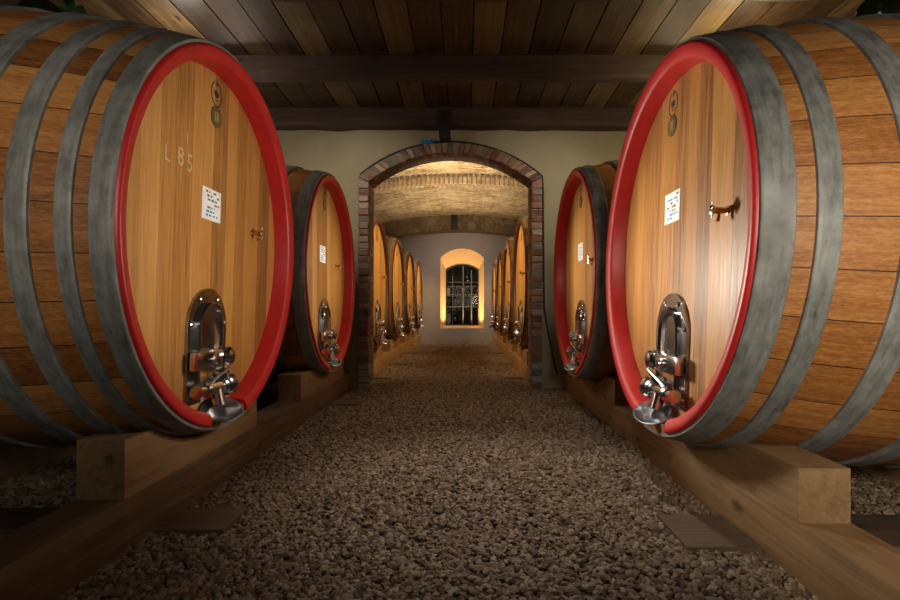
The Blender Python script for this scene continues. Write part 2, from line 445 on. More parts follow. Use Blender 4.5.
    obj('drip_bowl', bm, 'steel', valve)
    # sampling tap
    ty, tz = (.50 if left else .56), (.125 if left else .09)
    bm = bmesh.new()
    lathe(bm, (X-.002, ty, tz), (1, 0, 0), [(0, .020), (.006, .020), (.008, .012), (.02, .011), (.023, .015), (.052, .015), (.055, .010), (.064, .010)], 18)
    tap = obj('sampling_tap', bm, 'brass', root, A)
    bm = bmesh.new(); lathe(bm, (X+.060, ty, tz), (1, 0, 0), [(0, .016), (.004, .024), (.013, .024), (.017, .014), (.017, 0)], 16)
    tube(bm, [(X+.069, ty, tz-.034), (X+.069, ty, tz+.036)], .006, 8)
    obj('tap_knob', bm, 'chrome', tap)
    bm = bmesh.new(); tube(bm, [(X+.038, ty, tz-.008), (X+.038, ty, tz-.036), (X+.042, ty, tz-.047)], [.008, .007, .009], 10)
    obj('tap_spout', bm, 'brass', tap)
    # marks
    bm = bmesh.new(); zl = .845 if not tilt else .815
    y0 = offs
    for i in range(36):
        a0, a1 = 2*PI*i/36, 2*PI*(i+1)/36
        if .42 < i/36 < .06: continue
        ro, ri = .062, .055
        q = [bm.verts.new((X+.0015, y0+r*math.cos(a), zl+1.12*r*math.sin(a))) for r, a in ((ro, a0), (ro, a1), (ri, a1), (ri, a0))]
        if not 8 <= i <= 10: bm.faces.new(q)
    for pts in ([(-.030, .022), (-.022, -.012), (0, -.022), (.022, -.012), (.030, .022), (.012, .010), (0, .026), (-.012, .010)],
                [(-.008, .052), (0, .040), (.010, .052), (.004, .080), (-.003, .066)],
                [(-.016, -.030), (.016, -.030), (.016, -.037), (-.016, -.037)]):
        bm.faces.new([bm.verts.new((X+.0015, y0+a, zl+b)) for a, b in pts])
    obj('maker_mark', bm, 'ink', root, A, smooth=False)
    bm = bmesh.new(); lathe(bm, (X, y0, zl-.125), (1, 0, 0), [(0, .058), (.005, .058), (.006, .05), (.006, 0)], 32)
    for dy in (-.017, .0, .017): box(bm, X+.006, X+.0075, y0+dy-.0035, y0+dy+.0035, zl-.125-.028, zl-.125+.028, 1)
    obj('round_badge', bm, ['badge', 'badge_mark'], root, A)
    if stickers:
        bm = bmesh.new(); ys, zs_ = (-.05, .20) if left else (-.07, .225)
        box(bm, X, X+.002, ys-.105, ys+.105, zs_-.085, zs_+.085)
        rnd = random.Random(3 if left else 5)
        for r in range(7):
            zz = zs_+.066-r*.021
            y = ys-.075+rnd.random()*.03
            while y < ys+.075:
                w = rnd.uniform(.008, .034)
                if rnd.random() < .78: box(bm, X+.002, X+.0027, y, min(y+w, ys+.085), zz-.0055, zz+.0055, 2 if (r > 4 or rnd.random() < .25) else 1)
                y += w+rnd.uniform(.006, .02)
        obj('paper_label', bm, ['paper', 'print', 'blueprint'], root, A, smooth=False)
    return root

def chalk(root, items):
    for body, size, y, z, rot in items:
        bm = bmesh.new(); text_into(bm, body, size, -REC+.001, y, z, 0, rot, .0006)
        obj('chalk_number', bm, 'chalk', root, (0, 0, RB), smooth=False)

HL = [(.016, .092), (.145, .200), (.285, .358), (.475, .565), (.78, .88)]
HF = [(.016, .125), (.30, .39), (.58, .67)]
HR = [(.016, .128), (.195, .272), (.465, .56), (.78, .88)]
GF = 'red-rimmed oak casks flanking the aisle before the arch'
c1 = cask('oak_cask', -1.275, 2.953, H+.364, True, HL, 1, 'large red-rimmed oak cask on the left with chalked number on its head', GF, offs=-.03, hoff=-.075, tilt=.03, bowl=1)
chalk(c1, [('L', .11, -.49, .355, 0), ('8', .125, -.375, .37, 0), ('5', .125, -.29, .36, 0), ('1', .08, -.32, .48, .1)])
c2 = cask('oak_cask', 1.032, 2.893, H+.345, False, HR, -1, 'large red-rimmed oak cask on the right with bare unchalked head, nearest the viewer', GF, offs=-.10, tilt=.03, bowl=.95)
c3 = cask('oak_cask', -1.345, 5.50, H+.36, True, HF, 1, 'red-rimmed oak cask left of the brick arch, behind the cask with chalked number', GF, offs=.03)
c4 = cask('oak_cask', 1.04, 5.25, H+.345, False, HF, -1, 'red-rimmed oak cask right of the brick arch, beside the black wall cable', GF, offs=-.05)

GB = 'brown-rimmed oak casks in the vaulted room'
proto = None
ordw = ['first', 'second', 'third', 'fourth']
for side in (1, 0):
    for i in range(4):
        lab = f"amber-lit brown-rimmed oak cask, {ordw[i]} from the arch in the {'left' if side else 'right'} row"
        y = (8.35 if side else 8.30)+2.42*i
        if side and i == 0:
            r = proto = cask('oak_cask', -1.33, y, H+.40, True, [(.07, .15), (.24, .32), (.55, .64)], 1, lab, GB, red=False, stickers=False, detail=False, head='head_back', REC=.055)
        else:
            r = copy_tree(proto); r['label'] = lab
            r.location = (-1.33 if side else .83, y, H+.40-RB); r.rotation_euler = (0, 0, 0 if side else PI)

# ------------------------------------------------------------------ timber supports
RT = H-.81                                                            # top of the long rails
def rail(x0, x1, y0, y1, label, mat='rail', top=None, group=None):
    bm = bmesh.new(); box(bm, x0, x1, y0, y1, -.12, RT if top is None else top, bev=.012)
    me = obj('timber_rail', bm, mat); tag(me, label, 'beam', group, 'thing'); return me
GR = 'long timber rails carrying the casks'
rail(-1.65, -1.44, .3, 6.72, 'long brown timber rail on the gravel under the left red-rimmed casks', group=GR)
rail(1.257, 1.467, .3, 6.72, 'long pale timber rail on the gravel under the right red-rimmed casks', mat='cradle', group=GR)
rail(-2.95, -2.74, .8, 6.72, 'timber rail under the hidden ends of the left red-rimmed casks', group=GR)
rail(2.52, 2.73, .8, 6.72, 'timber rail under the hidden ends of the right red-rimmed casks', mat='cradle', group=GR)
rail(-1.62, -1.40, 7.3, 16.7, 'amber-lit timber rail under the left row of the vaulted room', mat='cradle', group=GR)
rail(.87, 1.09, 7.3, 16.7, 'amber-lit timber rail under the right row of the vaulted room', mat='cradle', group=GR)
def cradle(x0, x1, y0, y1, top, xr, yc, zc, label, group, mat='cradle'):
    """block with a curved seat cut to the cask's radius at its front and back faces"""
    bm = bmesh.new()
    def prof(x):
        R = rad(abs(x-xr))+.0165
        o = [(y0, RT), (y1, RT)]; n = 48
        for i in range(n+1):
            y = y1+(y0-y1)*i/n
            z = top
            d = R*R-(y-yc)**2
            if d > 0: z = min(top, zc-math.sqrt(d))
            o.append((y, max(z, RT+.012)))
        return o
    A, B = prof(x0), prof(x1); n = len(A)
    a = [bm.verts.new((x0, y, z)) for y, z in A]; b = [bm.verts.new((x1, y, z)) for y, z in B]
    bm.faces.new(a); bm.faces.new(b[::-1])
    for i in range(n): bm.faces.new((a[i], b[i], b[(i+1) % n], a[(i+1) % n]))
    o = obj('cradle_block', bm, mat, angle=30); tag(o, label, 'block', group)
    return o
GC = 'shaped timber cradle blocks on the rails'
cradle(-1.645, -1.442, 2.245, 3.67, H-.556, -1.275, 2.953, H+.364, 'squared timber cradle block on the left rail under the chalked cask', GC)
cradle(1.259, 1.455, 2.0, 3.66, H-.603, 1.032, 2.893, H+.345, 'timber cradle block on the right rail under the nearest right cask', GC)
cradle(-1.645, -1.442, 4.66, 6.3, H-.58, -1.345, 5.50, H+.36, 'pale timber cradle block under the cask left of the brick arch', GC)
cradle(1.259, 1.455, 4.45, 6.1, H-.60, 1.04, 5.25, H+.345, 'timber cradle block under the cask right of the brick arch', GC)
for xf, xr, ycs, nm in ((-2.94, -1.275, 2.953, 'left chalked cask'), (2.53, 1.032, 2.893, 'nearest right cask'), (-2.94, -1.345, 5.5, 'cask left of the arch'), (2.53, 1.04, 5.25, 'cask right of the arch')):
    cradle(xf, xf+.19, ycs-.72, ycs+.72, H-.58, xr, ycs, H+(.364 if xr < 0 else .345), f'timber cradle block at the hidden end of the {nm}', GC)
for i in range(4):
    for side in (1, 0):
        y = (8.35 if side else 8.30)+2.42*i
        x0, x1, xr = (-1.60, -1.42, -1.33) if side else (.89, 1.07, .83)
        cradle(x0, x1, y-.72, y+.72, H-.60, xr, y, H+.40, f"timber cradle block under the {ordw[i]} cask from the arch, {'left' if side else 'right'} row of the vaulted room", GC)
for sx, xr, rx in ((-1, -1.33, -3.0), (1, .83, 2.5)):
    rail(rx-.1, rx+.1, 7.3, 16.7, f"timber rail under the wall side ends of the {'left' if sx < 0 else 'right'} vaulted row", mat='cradle', group=GR)
    for i in range(4):
        y = (8.35 if sx < 0 else 8.30)+2.42*i
        cradle(rx-.09, rx+.09, y-.72, y+.72, H-.60, xr, y, H+.40, f"timber cradle block at the wall side end of the {ordw[i]} cask, {'left' if sx < 0 else 'right'} vaulted row", GC)
def plank(x0, x1, y0, y1, label, z1=.035, rz=0):
    bm = bmesh.new(); box(bm, x0, x1, y0, y1, -.03, z1, bev=.006)
    o = obj('ground_plank', bm, 'plank'); tag(o, label, 'plank', 'short planks bedded in the gravel under the rails'); return o
plank(-2.9, -1.10, 2.42, 2.69, 'dark plank end jutting from the left rail below the chalked cask')
plank(.94, 2.7, 2.24, 2.60, 'dark plank end jutting from the right rail below the nearest right cask')
plank(-2.9, -1.13, 5.60, 5.84, 'plank end on the gravel below the cask left of the arch')
plank(.88, 2.7, 5.50, 5.74, 'plank end on the gravel below the cask right of the arch')
for i, y in enumerate((7.75, 9.7, 12.1)):
    plank(-3.1, -1.08, y, y+.22, f"plank end at the left vaulted rail, {ordw[i]} beyond the arch")
    plank(.60, 2.6, y, y+.22, f"plank end at the right vaulted rail, {ordw[i]} beyond the arch")

# ------------------------------------------------------------------ shell
YW = 6.85; YB = 7.20; CEIL = H+2.51; YE = 16.75
XL, XR = -4.1, 3.9
def struct(name, bm, mat, smooth=False, **kw):
    o = obj(name, bm, mat, smooth=smooth, **kw); o['kind'] = 'structure'; return o
bm = bmesh.new(); box(bm, XL-.2, XR+.2, -3.2, YE+3.2, -.35, -.012); struct('floor', bm, 'soil')
bm = bmesh.new(); box(bm, XL-.2, XL, -3.2, YW, -.012, CEIL+.1); struct('wall_left', bm, 'wall')
bm = bmesh.new(); box(bm, XR, XR+.2, -3.2, YW, -.012, CEIL+.1); struct('wall_right', bm, 'wall')
bm = bmesh.new(); box(bm, XL, XR, -3.2, -3.0, -.012, CEIL+.1); struct('wall_behind', bm, 'wall')
# cross wall with the arched opening
CX = -.19; HW = 1.044; ZS = H+1.63; ZC = H+.342; RI = 1.658; RO = 1.80
def arch_z(x): return ZC+math.sqrt(max(0, RI*RI-(x-CX)**2))
def wall_with_arch(bm, y0, y1, hw, zf, top, xl, xr, cx, zbot=-.012):
    box(bm, xl, cx-hw, y0, y1, zbot, top); box(bm, cx+hw, xr, y0, y1, zbot, top)
    n = 28
    for i in range(n):
        a, b = cx-hw+2*hw*i/n, cx-hw+2*hw*(i+1)/n
        vs = [bm.verts.new(p) for p in ((a, y0, zf(a)), (b, y0, zf(b)), (b, y0, top), (a, y0, top), (a, y1, zf(a)), (b, y1, zf(b)), (b, y1, top), (a, y1, top))]
        for f in ((0, 1, 2, 3), (7, 6, 5, 4), (1, 0, 4, 5), (3, 2, 6, 7)): bm.faces.new([vs[j] for j in f])
bm = bmesh.new()
wall_with_arch(bm, YW, YB, HW+.07, lambda x: ZC+math.sqrt(max(0, (RI+.07)**2-(x-CX)**2)), CEIL+.1, XL-.2, XR+.2, CX)
struct('wall_front', bm, 'wall')
# brick surround
bm = bmesh.new()
def brick(bm, pts0, y0, y1, jit=.010):
    """pts0: four (x, z); extruded y0..y1 with a little unevenness"""
    cx = sum(p[0] for p in pts0)/4; cz = sum(p[1] for p in pts0)/4
    dy = random.uniform(-jit, jit)*1.6
    q = [(cx+(x-cx)*.93+random.uniform(-jit, jit)*.5, cz+(z-cz)*.90+random.uniform(-jit, jit)*.5) for x, z in pts0]
    a = [bm.verts.new((x, y0+dy, z)) for x, z in q]; b = [bm.verts.new((x, y1, z)) for x, z in q]
    fs = [bm.faces.new(a), bm.faces.new(b[::-1])]+[bm.faces.new((a[i], b[i], b[(i+1) % 4], a[(i+1) % 4])) for i in range(4)]
    bmesh.ops.bevel(bm, geom=list({e for f in fs for e in f.edges}), offset=.006, segments=1, affect='EDGES')
TH = .142
nc = 31; hgt = ZS/nc
for s in (-1, 1):
    for k in range(nc):
        z0, z1 = k*hgt, (k+1)*hgt
        xi, xo = CX+s*HW, CX+s*(HW+TH)
        ys = [YW-.045, YW+.13, YB+.02] if k % 2 else [YW-.045, YW+.04, YB+.02]
        for y0, y1 in zip(ys, ys[1:]): brick(bm, [(xi, z0), (xo, z0), (xo, z1 if k < nc-1 else z1+.055), (xi, z1)], y0, y1-.008)
aL = math.asin(HW/RI); aO = math.asin((HW+TH)/RO); nv = 33
for k in range(nv):
    a0, a1 = -aL+2*aL*k/nv, -aL+2*aL*(k+1)/nv
    P = lambda r, a: (CX+r*math.sin(a*(aO/aL if r > RI else 1)), ZC+r*math.cos(a*(aO/aL if r > RI else 1)))
    ys = [YW-.045, YW+.12, YB+.02] if k % 2 else [YW-.045, YW+.19, YB+.02]
    for y0, y1 in zip(ys, ys[1:]): brick(bm, [P(RI, a0), P(RO, a0), P(RO, a1), P(RI, a1)], y0, y1-.008)
arch = obj('brick_arch', bm, 'brick', angle=25)
tag(arch, 'old red brick arch surround of the opening in the ochre wall', 'arch')
bm = bmesh.new()                                                     # mortar bed a little behind the brick faces
for s in (-1, 1):
    x0, x1 = sorted((CX+s*(HW+.007), CX+s*(HW+TH-.006))); box(bm, x0, x1, YW-.034, YB+.005, -.012, ZS)
n = 40
rings = []
for k in range(n+1):
    a = -aL+2*aL*k/n
    rings.append([bm.verts.new((CX+r*math.sin(a*(aO/aL if r > RI+.01 else 1)), y, ZC+r*math.cos(a*(aO/aL if r > RI+.01 else 1)))) for r, y in ((RI+.007, YW-.034), (RO-.006, YW-.034), (RO-.006, YB+.005), (RI+.007, YB+.005))])
for a, b in zip(rings, rings[1:]):
    for i in range(4): bm.faces.new((a[i], a[(i+1) % 4], b[(i+1) % 4], b[i]))
obj('mortar_bed', bm, 'mortar', arch, smooth=False)

# ceiling boards and beams
bm = bmesh.new()
pw = .2755; x = -4.1+.074-pw*.08
x = .074-pw*16
while x < XR+.2:
    y = -3.0
    for y1 in (-.6, 1.4, 4.05, YW):
        box(bm, x+.006, x+pw-.006, y, y1-.002, CEIL+random.uniform(-.003, .003), CEIL+.03)
        y = y1
    x += pw
box(bm, XL-.2, XR+.2, -3.2, YB, CEIL+.036, CEIL+.12, 1)
struct('ceiling', bm, ['ceil', 'soil'])
GBm = 'dark ceiling beams crossing the front room'
def beam(y0, y1, zb, label):
    bm = bmesh.new()
    n = 26; rnd = random.Random(int(y0*100)); rows = []
    for i in range(n+1):
        x = XL+(XR-XL)*i/n; w = rnd.uniform(-.012, .012); w2 = rnd.uniform(-.014, .014)
        rows.append([bm.verts.new(p) for p in ((x, y0+w, CEIL-.002), (x, y0+w, zb+.03+w2), (x, y0+.03+w, zb+w2), (x, y1-.03, zb+w2), (x, y1, zb+.03), (x, y1, CEIL-.002))])
    for a, b in zip(rows, rows[1:]):
        for i in range(6): bm.faces.new((a[i], a[(i+1) % 6], b[(i+1) % 6], b[i]))
    bm.faces.new(rows[0]); bm.faces.new(rows[-1][::-1])
    o = obj('ceiling_beam', bm, 'beam'); tag(o, label, 'beam', GBm, 'thing')
beam(6.60, 6.845, H+2.29, 'dark ceiling beam lying along the top of the ochre wall')
beam(5.24, 5.38, H+2.29, 'dark ceiling beam in mid room between the two cask pairs')
beam(3.86, 3.985, H+2.30, 'dark ceiling beam above the nearest casks, at the top edge of the view')
beam(2.4, 2.53, H+2.30, 'dark ceiling beam overhead in front of the nearest casks')

# iron strap over the arch
bm = bmesh.new()
box(bm, -.323, -.181, 6.57, 6.592, H+2.13, H+2.47, bev=.004)
box(bm, -.323, -.181, 6.592, 6.80, H+2.14, H+2.165, bev=.003)
for dx in (-.04, .04): lathe(bm, (-.252+dx, 6.57, H+2.40), (0, -1, 0), [(0, .018), (.015, .018), (.02, 0)], 10)
o = obj('iron_strap', bm, 'black'); tag(o, 'black iron strap hanging from the wall beam above the brick arch', 'bracket')
# cable round the arch
bm = bmesh.new(); pts = []
for k in range(31):
    a = -math.asin(1.16/RO)+2*math.asin(1.17/RO)*k/30
    pts.append((CX+(RO+.008)*math.sin(a), YW-.03, ZC+(RO+.008)*math.cos(a)))
pts += [(1.005, YW-.03, H+1.55), (1.01, YW-.03, H+1.0), (1.015, YW-.03, H+.4), (1.02, YW-.03, H+.02), (1.06, YW-.03, H-.25), (1.11, YW-.03, H-.5), (1.15, YW-.03, H-.72), (1.19, YW-.03, H-.85)]
tube(bm, pts, .011, 8)
o = obj('wall_cable', bm, 'cable'); tag(o, 'thin black cable following the brick arch and running down its right side', 'cable')
bm = bmesh.new(); pts = []
rnd = random.Random(4)
for k in range(40):
    a = k*.9; pts.append((-.475+.065*math.cos(a)+rnd.uniform(-.012, .012)+(k-20)*.002, YW-.035+.014*math.sin(a*1.3), H+2.14+.018*math.sin(a)+rnd.uniform(0, .012)-(20-k)*.0004))
tube(bm, pts, .008, 6)
o = obj('cord_coil', bm, 'blue'); tag(o, 'small tangle of blue cord lying on top of the brick arch', 'cord')

# ------------------------------------------------------------------ vaulted room beyond the arch
VX0, VX1 = -3.7, 3.3; VCX = -.15; RV = 9.0
def vz(x, zc): return H+zc-(RV-math.sqrt(RV*RV-(x-VCX)**2))
bm = bmesh.new(); box(bm, VX0-.2, VX0, YB, YE, -.012, H+2.7); struct('wall_left_vault', bm, 'wall_grey')
bm = bmesh.new(); box(bm, VX1, VX1+.2, YB, YE, -.012, H+2.7); struct('wall_right_vault', bm, 'wall_grey')
def vault_slab(bm, y0, y1, zc, up, seg=40, mi=0):
    rows = []
    ny = max(2, int((y1-y0)/.1))
    for j in range(ny+1):
        y = y0+(y1-y0)*j/ny
        rows.append([bm.verts.new((VX0-.1+(VX1-VX0+.2)*i/seg, y, vz(VX0-.1+(VX1-VX0+.2)*i/seg, zc)+random.uniform(-.004, .004))) for i in range(seg+1)])
    for a, b in zip(rows, rows[1:]):
        for i in range(seg): bm.faces.new((a[i], a[i+1], b[i+1], b[i])).material_index = mi
    # closed upper side
    for r, y in ((rows[0], y0), (rows[-1], y1)):
        t0 = bm.verts.new((VX0-.1, y, H+up)); t1 = bm.verts.new((VX1+.1, y, H+up))
        bm.faces.new(r+[t1, t0]).material_index = mi
bm = bmesh.new()
vault_slab(bm, YB, 9.75, 2.47, 2.9); vault_slab(bm, 9.98, 13.40, 2.37, 2.9); vault_slab(bm, 13.85, YE, 2.40, 2.9)
struct('ceiling_vault', bm, 'vault', smooth=True)
bm = bmesh.new(); vault_slab(bm, 9.75, 9.98, 2.31, 2.9)
o = struct('trim_1', bm, 'whitebrick', smooth=True)                   # limewashed brick rib
bm = bmesh.new()                                                     # dentil course under the rib's springing
k = 0
x = VX0+.1
while x < VX1:
    z = vz(x, 2.47)
    box(bm, x, x+.06, 9.66, 9.75, z-.05, z+.02); x += .105
struct('trim_2', bm, 'vaultdark')
bm = bmesh.new(); vault_slab(bm, 13.40, 13.85, 1.99, 2.9)
struct('trim_3', bm, 'vaultdark', smooth=True)
bm = bmesh.new()
box(bm, -.345, -.20, 13.33, 13.36, H+1.98, H+2.42, bev=.004)
box(bm, -.345, -.20, 13.36, 13.40, H+2.2, H+2.23, bev=.003)
o = obj('iron_strap', bm, 'black'); tag(o, 'black iron strap on the dark brick rib deep in the vaulted room', 'bracket')

# end wall with the arched window
WX = -.09; ZSL = H-.56; WW = .69; ZA = 1.55
G = .46                                                              # depth of the reveal
def seg_arch(hw, zs, rise):
    R = (hw*hw+rise*rise)/(2*rise); zc = zs+rise-R
    return lambda x: zc+math.sqrt(max(0, R*R-(x-WX)**2))
zo = seg_arch(WW, H+1.60, .30)                                       # outer edge of the opening
zi = seg_arch(.53, H+1.27, .17)                                      # inner edge at the glass
bm = bmesh.new()
box(bm, VX0, WX-WW, YE, YE+.6, -.012, H+2.7); box(bm, WX+WW, VX1, YE, YE+.6, -.012, H+2.7)
box(bm, WX-WW, WX+WW, YE, YE+.6, -.012, ZSL-.06)
n = 24
for i in range(n):
    a, b = WX-WW+2*WW*i/n, WX-WW+2*WW*(i+1)/n
    vs = [bm.verts.new(p) for p in ((a, YE, zo(a)), (b, YE, zo(b)), (b, YE, H+2.7), (a, YE, H+2.7), (a, YE+.6, zo(a)), (b, YE+.6, zo(b)), (b, YE+.6, H+2.7), (a, YE+.6, H+2.7))]
    for f in ((0, 1, 2, 3), (7, 6, 5, 4), (1, 0, 4, 5), (3, 2, 6, 7)): bm.faces.new([vs[j] for j in f])
struct('wall_back', bm, 'wall_grey')
bm = bmesh.new()                                                     # splayed reveal
def outline(hw, zf, zb, n=24): return [(WX-hw, zb)]+[(WX-hw+2*hw*i/n, zf(WX-hw+2*hw*i/n)) for i in range(n+1)]+[(WX+hw, zb)]
O, I = outline(WW, zo, ZSL-.06), outline(.53, zi, ZSL+.02)
a = [bm.verts.new((x, YE-.004, z)) for x, z in O]; b = [bm.verts.new((x, YE+G, z)) for x, z in I]
n = len(a)
for i in range(n): bm.faces.new((a[i], a[(i+1) % n], b[(i+1) % n], b[i]))
c_ = [bm.verts.new((x, YE+G, z)) for x, z in O]
for i in range(n): bm.faces.new((b[i], b[(i+1) % n], c_[(i+1) % n], c_[i]))
struct('trim_4', bm, 'reveal', smooth=True)
# window: frame, bars, pane
win = empty('window_1', (WX, YE+G, ZSL)); win['kind'] = 'structure'
bm = bmesh.new()
Of, If = outline(.53, zi, ZSL+.02), [(WX+(x-WX)*.93, z-.035 if z > H else z+.035) for x, z in outline(.53, zi, ZSL+.02)]
A_ = [[bm.verts.new((x-WX, y, z-ZSL)) for x, z in L] for L, y in ((Of, -.03), (If, -.03), (If, .03), (Of, .03))]
for a, b in zip(A_, A_[1:]+A_[:1]):
    for i in range(len(a)): bm.faces.new((a[i], a[(i+1) % len(a)], b[(i+1) % len(a)], b[i]))
obj('window_frame', bm, 'black', win, smooth=False)
for dx in (.03, .30):
    bm = bmesh.new(); box(bm, dx-.016, dx+.016, -.03, .02, .04, 1.80 if dx > .2 else 1.93); obj('window_bar', bm, 'rack', win, smooth=False)
for z in (.62, 1.02, 1.28):
    bm = bmesh.new(); box(bm, -.5, .5, -.015, .012, z-.009, z+.009); obj('window_bar', bm, 'rack', win, smooth=False)
bm = bmesh.new()
lathe(bm, (.03, -.03, 1.18), (0, -1, 0), [(0, .05), (.012, .05), (.014, 0)], 16); obj('window_latch', bm, 'brass', win)
bm = bmesh.new()
P = [(WX+(x-WX)*.94, z-.03 if z > H else z+.03) for x, z in outline(.53, zi, ZSL+.02)]
fa = [bm.verts.new((x-WX, .024, z-ZSL)) for x, z in P]; fb = [bm.verts.new((x-WX, .030, z-ZSL)) for x, z in P]
bm.faces.new(fa); bm.faces.new(fb[::-1])
for i in range(len(fa)): bm.faces.new((fa[i], fb[i], fb[(i+1) % len(fa)], fa[(i+1) % len(fa)]))
obj('window_pane', bm, 'glass', win, smooth=False)

# cellar store behind the window
CY0, CY1 = YE+.6, YE+3.0
bm = bmesh.new(); box(bm, -2.2, -2.0, CY0, CY1, -.012, H+2.2); struct('wall_left_store', bm, 'wall_grey')
bm = bmesh.new(); box(bm, 1.8, 2.0, CY0, CY1, -.012, H+2.2); struct('wall_right_store', bm, 'wall_grey')
bm = bmesh.new(); box(bm, -2.2, 2.0, CY1, CY1+.2, -.012, H+2.2); struct('wall_back_store', bm, 'wall_grey')
bm = bmesh.new(); box(bm, -2.2, 2.0, CY0, CY1+.2, H+1.72, H+1.9); struct('ceiling_store', bm, 'wall_grey')
rk = empty('bottle_rack', (-.1, YE+1.5, 0), label='dark metal bottle rack behind the lit arched window', cat='rack')
shelves = [.52, 1.0, 1.48, 1.96]
for z in shelves:
    bm = bmesh.new(); box(bm, -.95, .95, -.2, .2, z-.02, z); obj('shelf', bm, 'rack', rk, smooth=False)
for x in (-.95, -.32, .32, .95):
    for y in (-.19, .19):
        bm = bmesh.new(); box(bm, x-.014, x+.014, y-.014, y+.014, -.01, 2.35); obj('upright', bm, 'rack', rk, smooth=False)
bottle0 = None; rnd = random.Random(9)
rowname = ['lowest', 'second lowest', 'second highest', 'highest']
cnt = [0]*4
for si, z in enumerate(shelves):
    xs = [-.86+.115*k for k in range(16)]
    if si == 3: xs = [x for x in xs if x < -.55 or x > .45]
    if si == 2: xs = [x for x in xs if -.5 < x < .45]
    if si == 0: xs = [x for x in xs if x > -.1]
    for xi, x in enumerate(xs):
        if abs(x) < .02 or abs(abs(x)-.32) < .045: continue
        for yy in ((-.12,) if si != 1 else (-.12, .08)):
            if bottle0 is None:
                b = bottle0 = empty('wine_bottle', (0, 0, 0))
                bm = bmesh.new(); lathe(bm, (0, 0, 0), (0, 0, 1), [(0, .034), (.006, .038), (.19, .038), (.215, .033), (.24, .017), (.30, .0145), (.31, .016), (.315, 0)], 16)
                obj('bottle_glass', bm, 'bottle', b)
                bm = bmesh.new(); lathe(bm, (0, 0, .262), (0, 0, 1), [(0, .0165), (.055, .0165), (.057, 0)], 12); obj('capsule', bm, 'capsule', b)
            else: b = copy_tree(bottle0)
            b.location = (-.1+x, YE+1.5+yy+rnd.uniform(-.01, .01), z)
            tag(b, f'dark wine bottle standing on the {rowname[si]} shelf of the rack behind the window', 'bottle', f'wine bottles on the {rowname[si]} shelf behind the window')
def carton(x, y, z, w, d, h, rz, label, mat='card'):
    e = empty('carton', (x, y, z), rz, label=label, cat='box')
    bm = bmesh.new(); box(bm, -w/2, w/2, -d/2, d/2, 0, h, bev=.004); obj('carton_body', bm, mat, e)
    bm = bmesh.new(); box(bm, -w/2-.002, w/2+.002, -.03, .03, h-.06, h+.002); obj('tape', bm, 'pale', e, smooth=False)
carton(-.72, YE+1.46, 1.48, .40, .3, .27, .05, 'pale carton on the second highest shelf behind the window')
carton(.60, YE+1.46, 1.48, .36, .3, .24, -.08, 'right pale carton on the second highest shelf behind the window', 'pale')
carton(-.66, YE+1.46, .52, .34, .3, .36, .0, 'pale carton on the lowest shelf at the left, behind the window', 'pale')
e = empty('demijohn', (-.34, YE+1.48, .52), label='round glass demijohn on the lowest shelf behind the window', cat='jar')
bm = bmesh.new(); lathe(bm, (0, 0, 0), (0, 0, 1), [(0, .10), (.03, .135), (.12, .155), (.22, .12), (.27, .045), (.33, .032), (.335, .038), (.345, .038), (.345, 0)], 24); obj('jar_glass', bm, 'bottle', e)
bm = bmesh.new(); lathe(bm, (0, 0, .34), (0, 0, 1), [(0, .03), (.04, .026), (.04, 0)], 12); obj('stopper', bm, 'card', e)
e = empty('glass_globe', (.12, YE+1.40, 1.96), label='tall glass demijohn on the top shelf behind the window', cat='jar')
e.name = 'demijohn'
bm = bmesh.new(); lathe(bm, (0, 0, 0), (0, 0, 1), [(0, .09), (.03, .12), (.14, .14), (.25, .08), (.30, .035), (.34, .03), (.345, 0)], 24); obj('jar_glass', bm, 'bottle', e)

# ------------------------------------------------------------------ things on the casks
def flask(loc, rz, label, s=1.0):
    e = empty('topping_flask', loc, rz, label=label, cat='flask')
    bm = bmesh.new()
    lathe(bm, (0, 0, 0), (0, 0, 1), [(0, .045), (.04, .05), (.06, .075), (.10, .105), (.16, .118), (.21, .108), (.25, .075), (.275, .035), (.30, .024), (.33, .026), (.33, 0)], 28)
    obj('flask_glass', bm, 'darkglass', e)
    bm = bmesh.new(); lathe(bm, (0, 0, -.02), (0, 0, 1), [(0, .05), (.045, .058), (.05, 0)], 20); obj('bung', bm, 'black', e)
    e.scale = (s, s, s); return e
flask((2.25, 2.893, H+.345+RB-.006), .3, 'glossy dark glass flask on top of the nearest right cask', .9)
flask((-2.36, 2.953, H+.364+RB-.006), .3, 'dark glass flask on top of the chalked left cask', .9)
e = empty('leaf_sprig', (-2.31, 3.10, H+.364+RB-.02), label='green leafy sprig beside the dark flask on the chalked left cask', cat='plant')
rnd = random.Random(2)
for k in range(12):
    bm = bmesh.new()
    a = k*2.4; L = rnd.uniform(.09, .15); w = .035
    rows = []
    for i in range(6):
        t = i/5; d = L*t; hgt_ = .10+.20*(k/12)+.06*math.sin(t*2.2)-.05*t*t
        wid = w*math.sin(PI*min(1, t*.92+.08))*1.0
        cx, cy = math.cos(a)*d, math.sin(a)*d
        rows.append([bm.verts.new((cx-math.sin(a)*q*wid, cy+math.cos(a)*q*wid, hgt_+abs(q)*.008)) for q in (-1, 0, 1)])
    for p, q in zip(rows, rows[1:]):
        for i in range(2): bm.faces.new((p[i], p[i+1], q[i+1], q[i]))
    r = bmesh.ops.extrude_face_region(bm, geom=bm.faces[:]); bmesh.ops.translate(bm, verts=[v for v in r['geom'] if isinstance(v, bmesh.types.BMVert)], vec=(0, 0, .002))
    obj('leaf', bm, 'leaf', e)
bm = bmesh.new(); tube(bm, [(0, 0, 0), (.005, .004, .14), (0, 0, .30)], [.008, .006, .004], 8); obj('stem', bm, 'leaf', e)

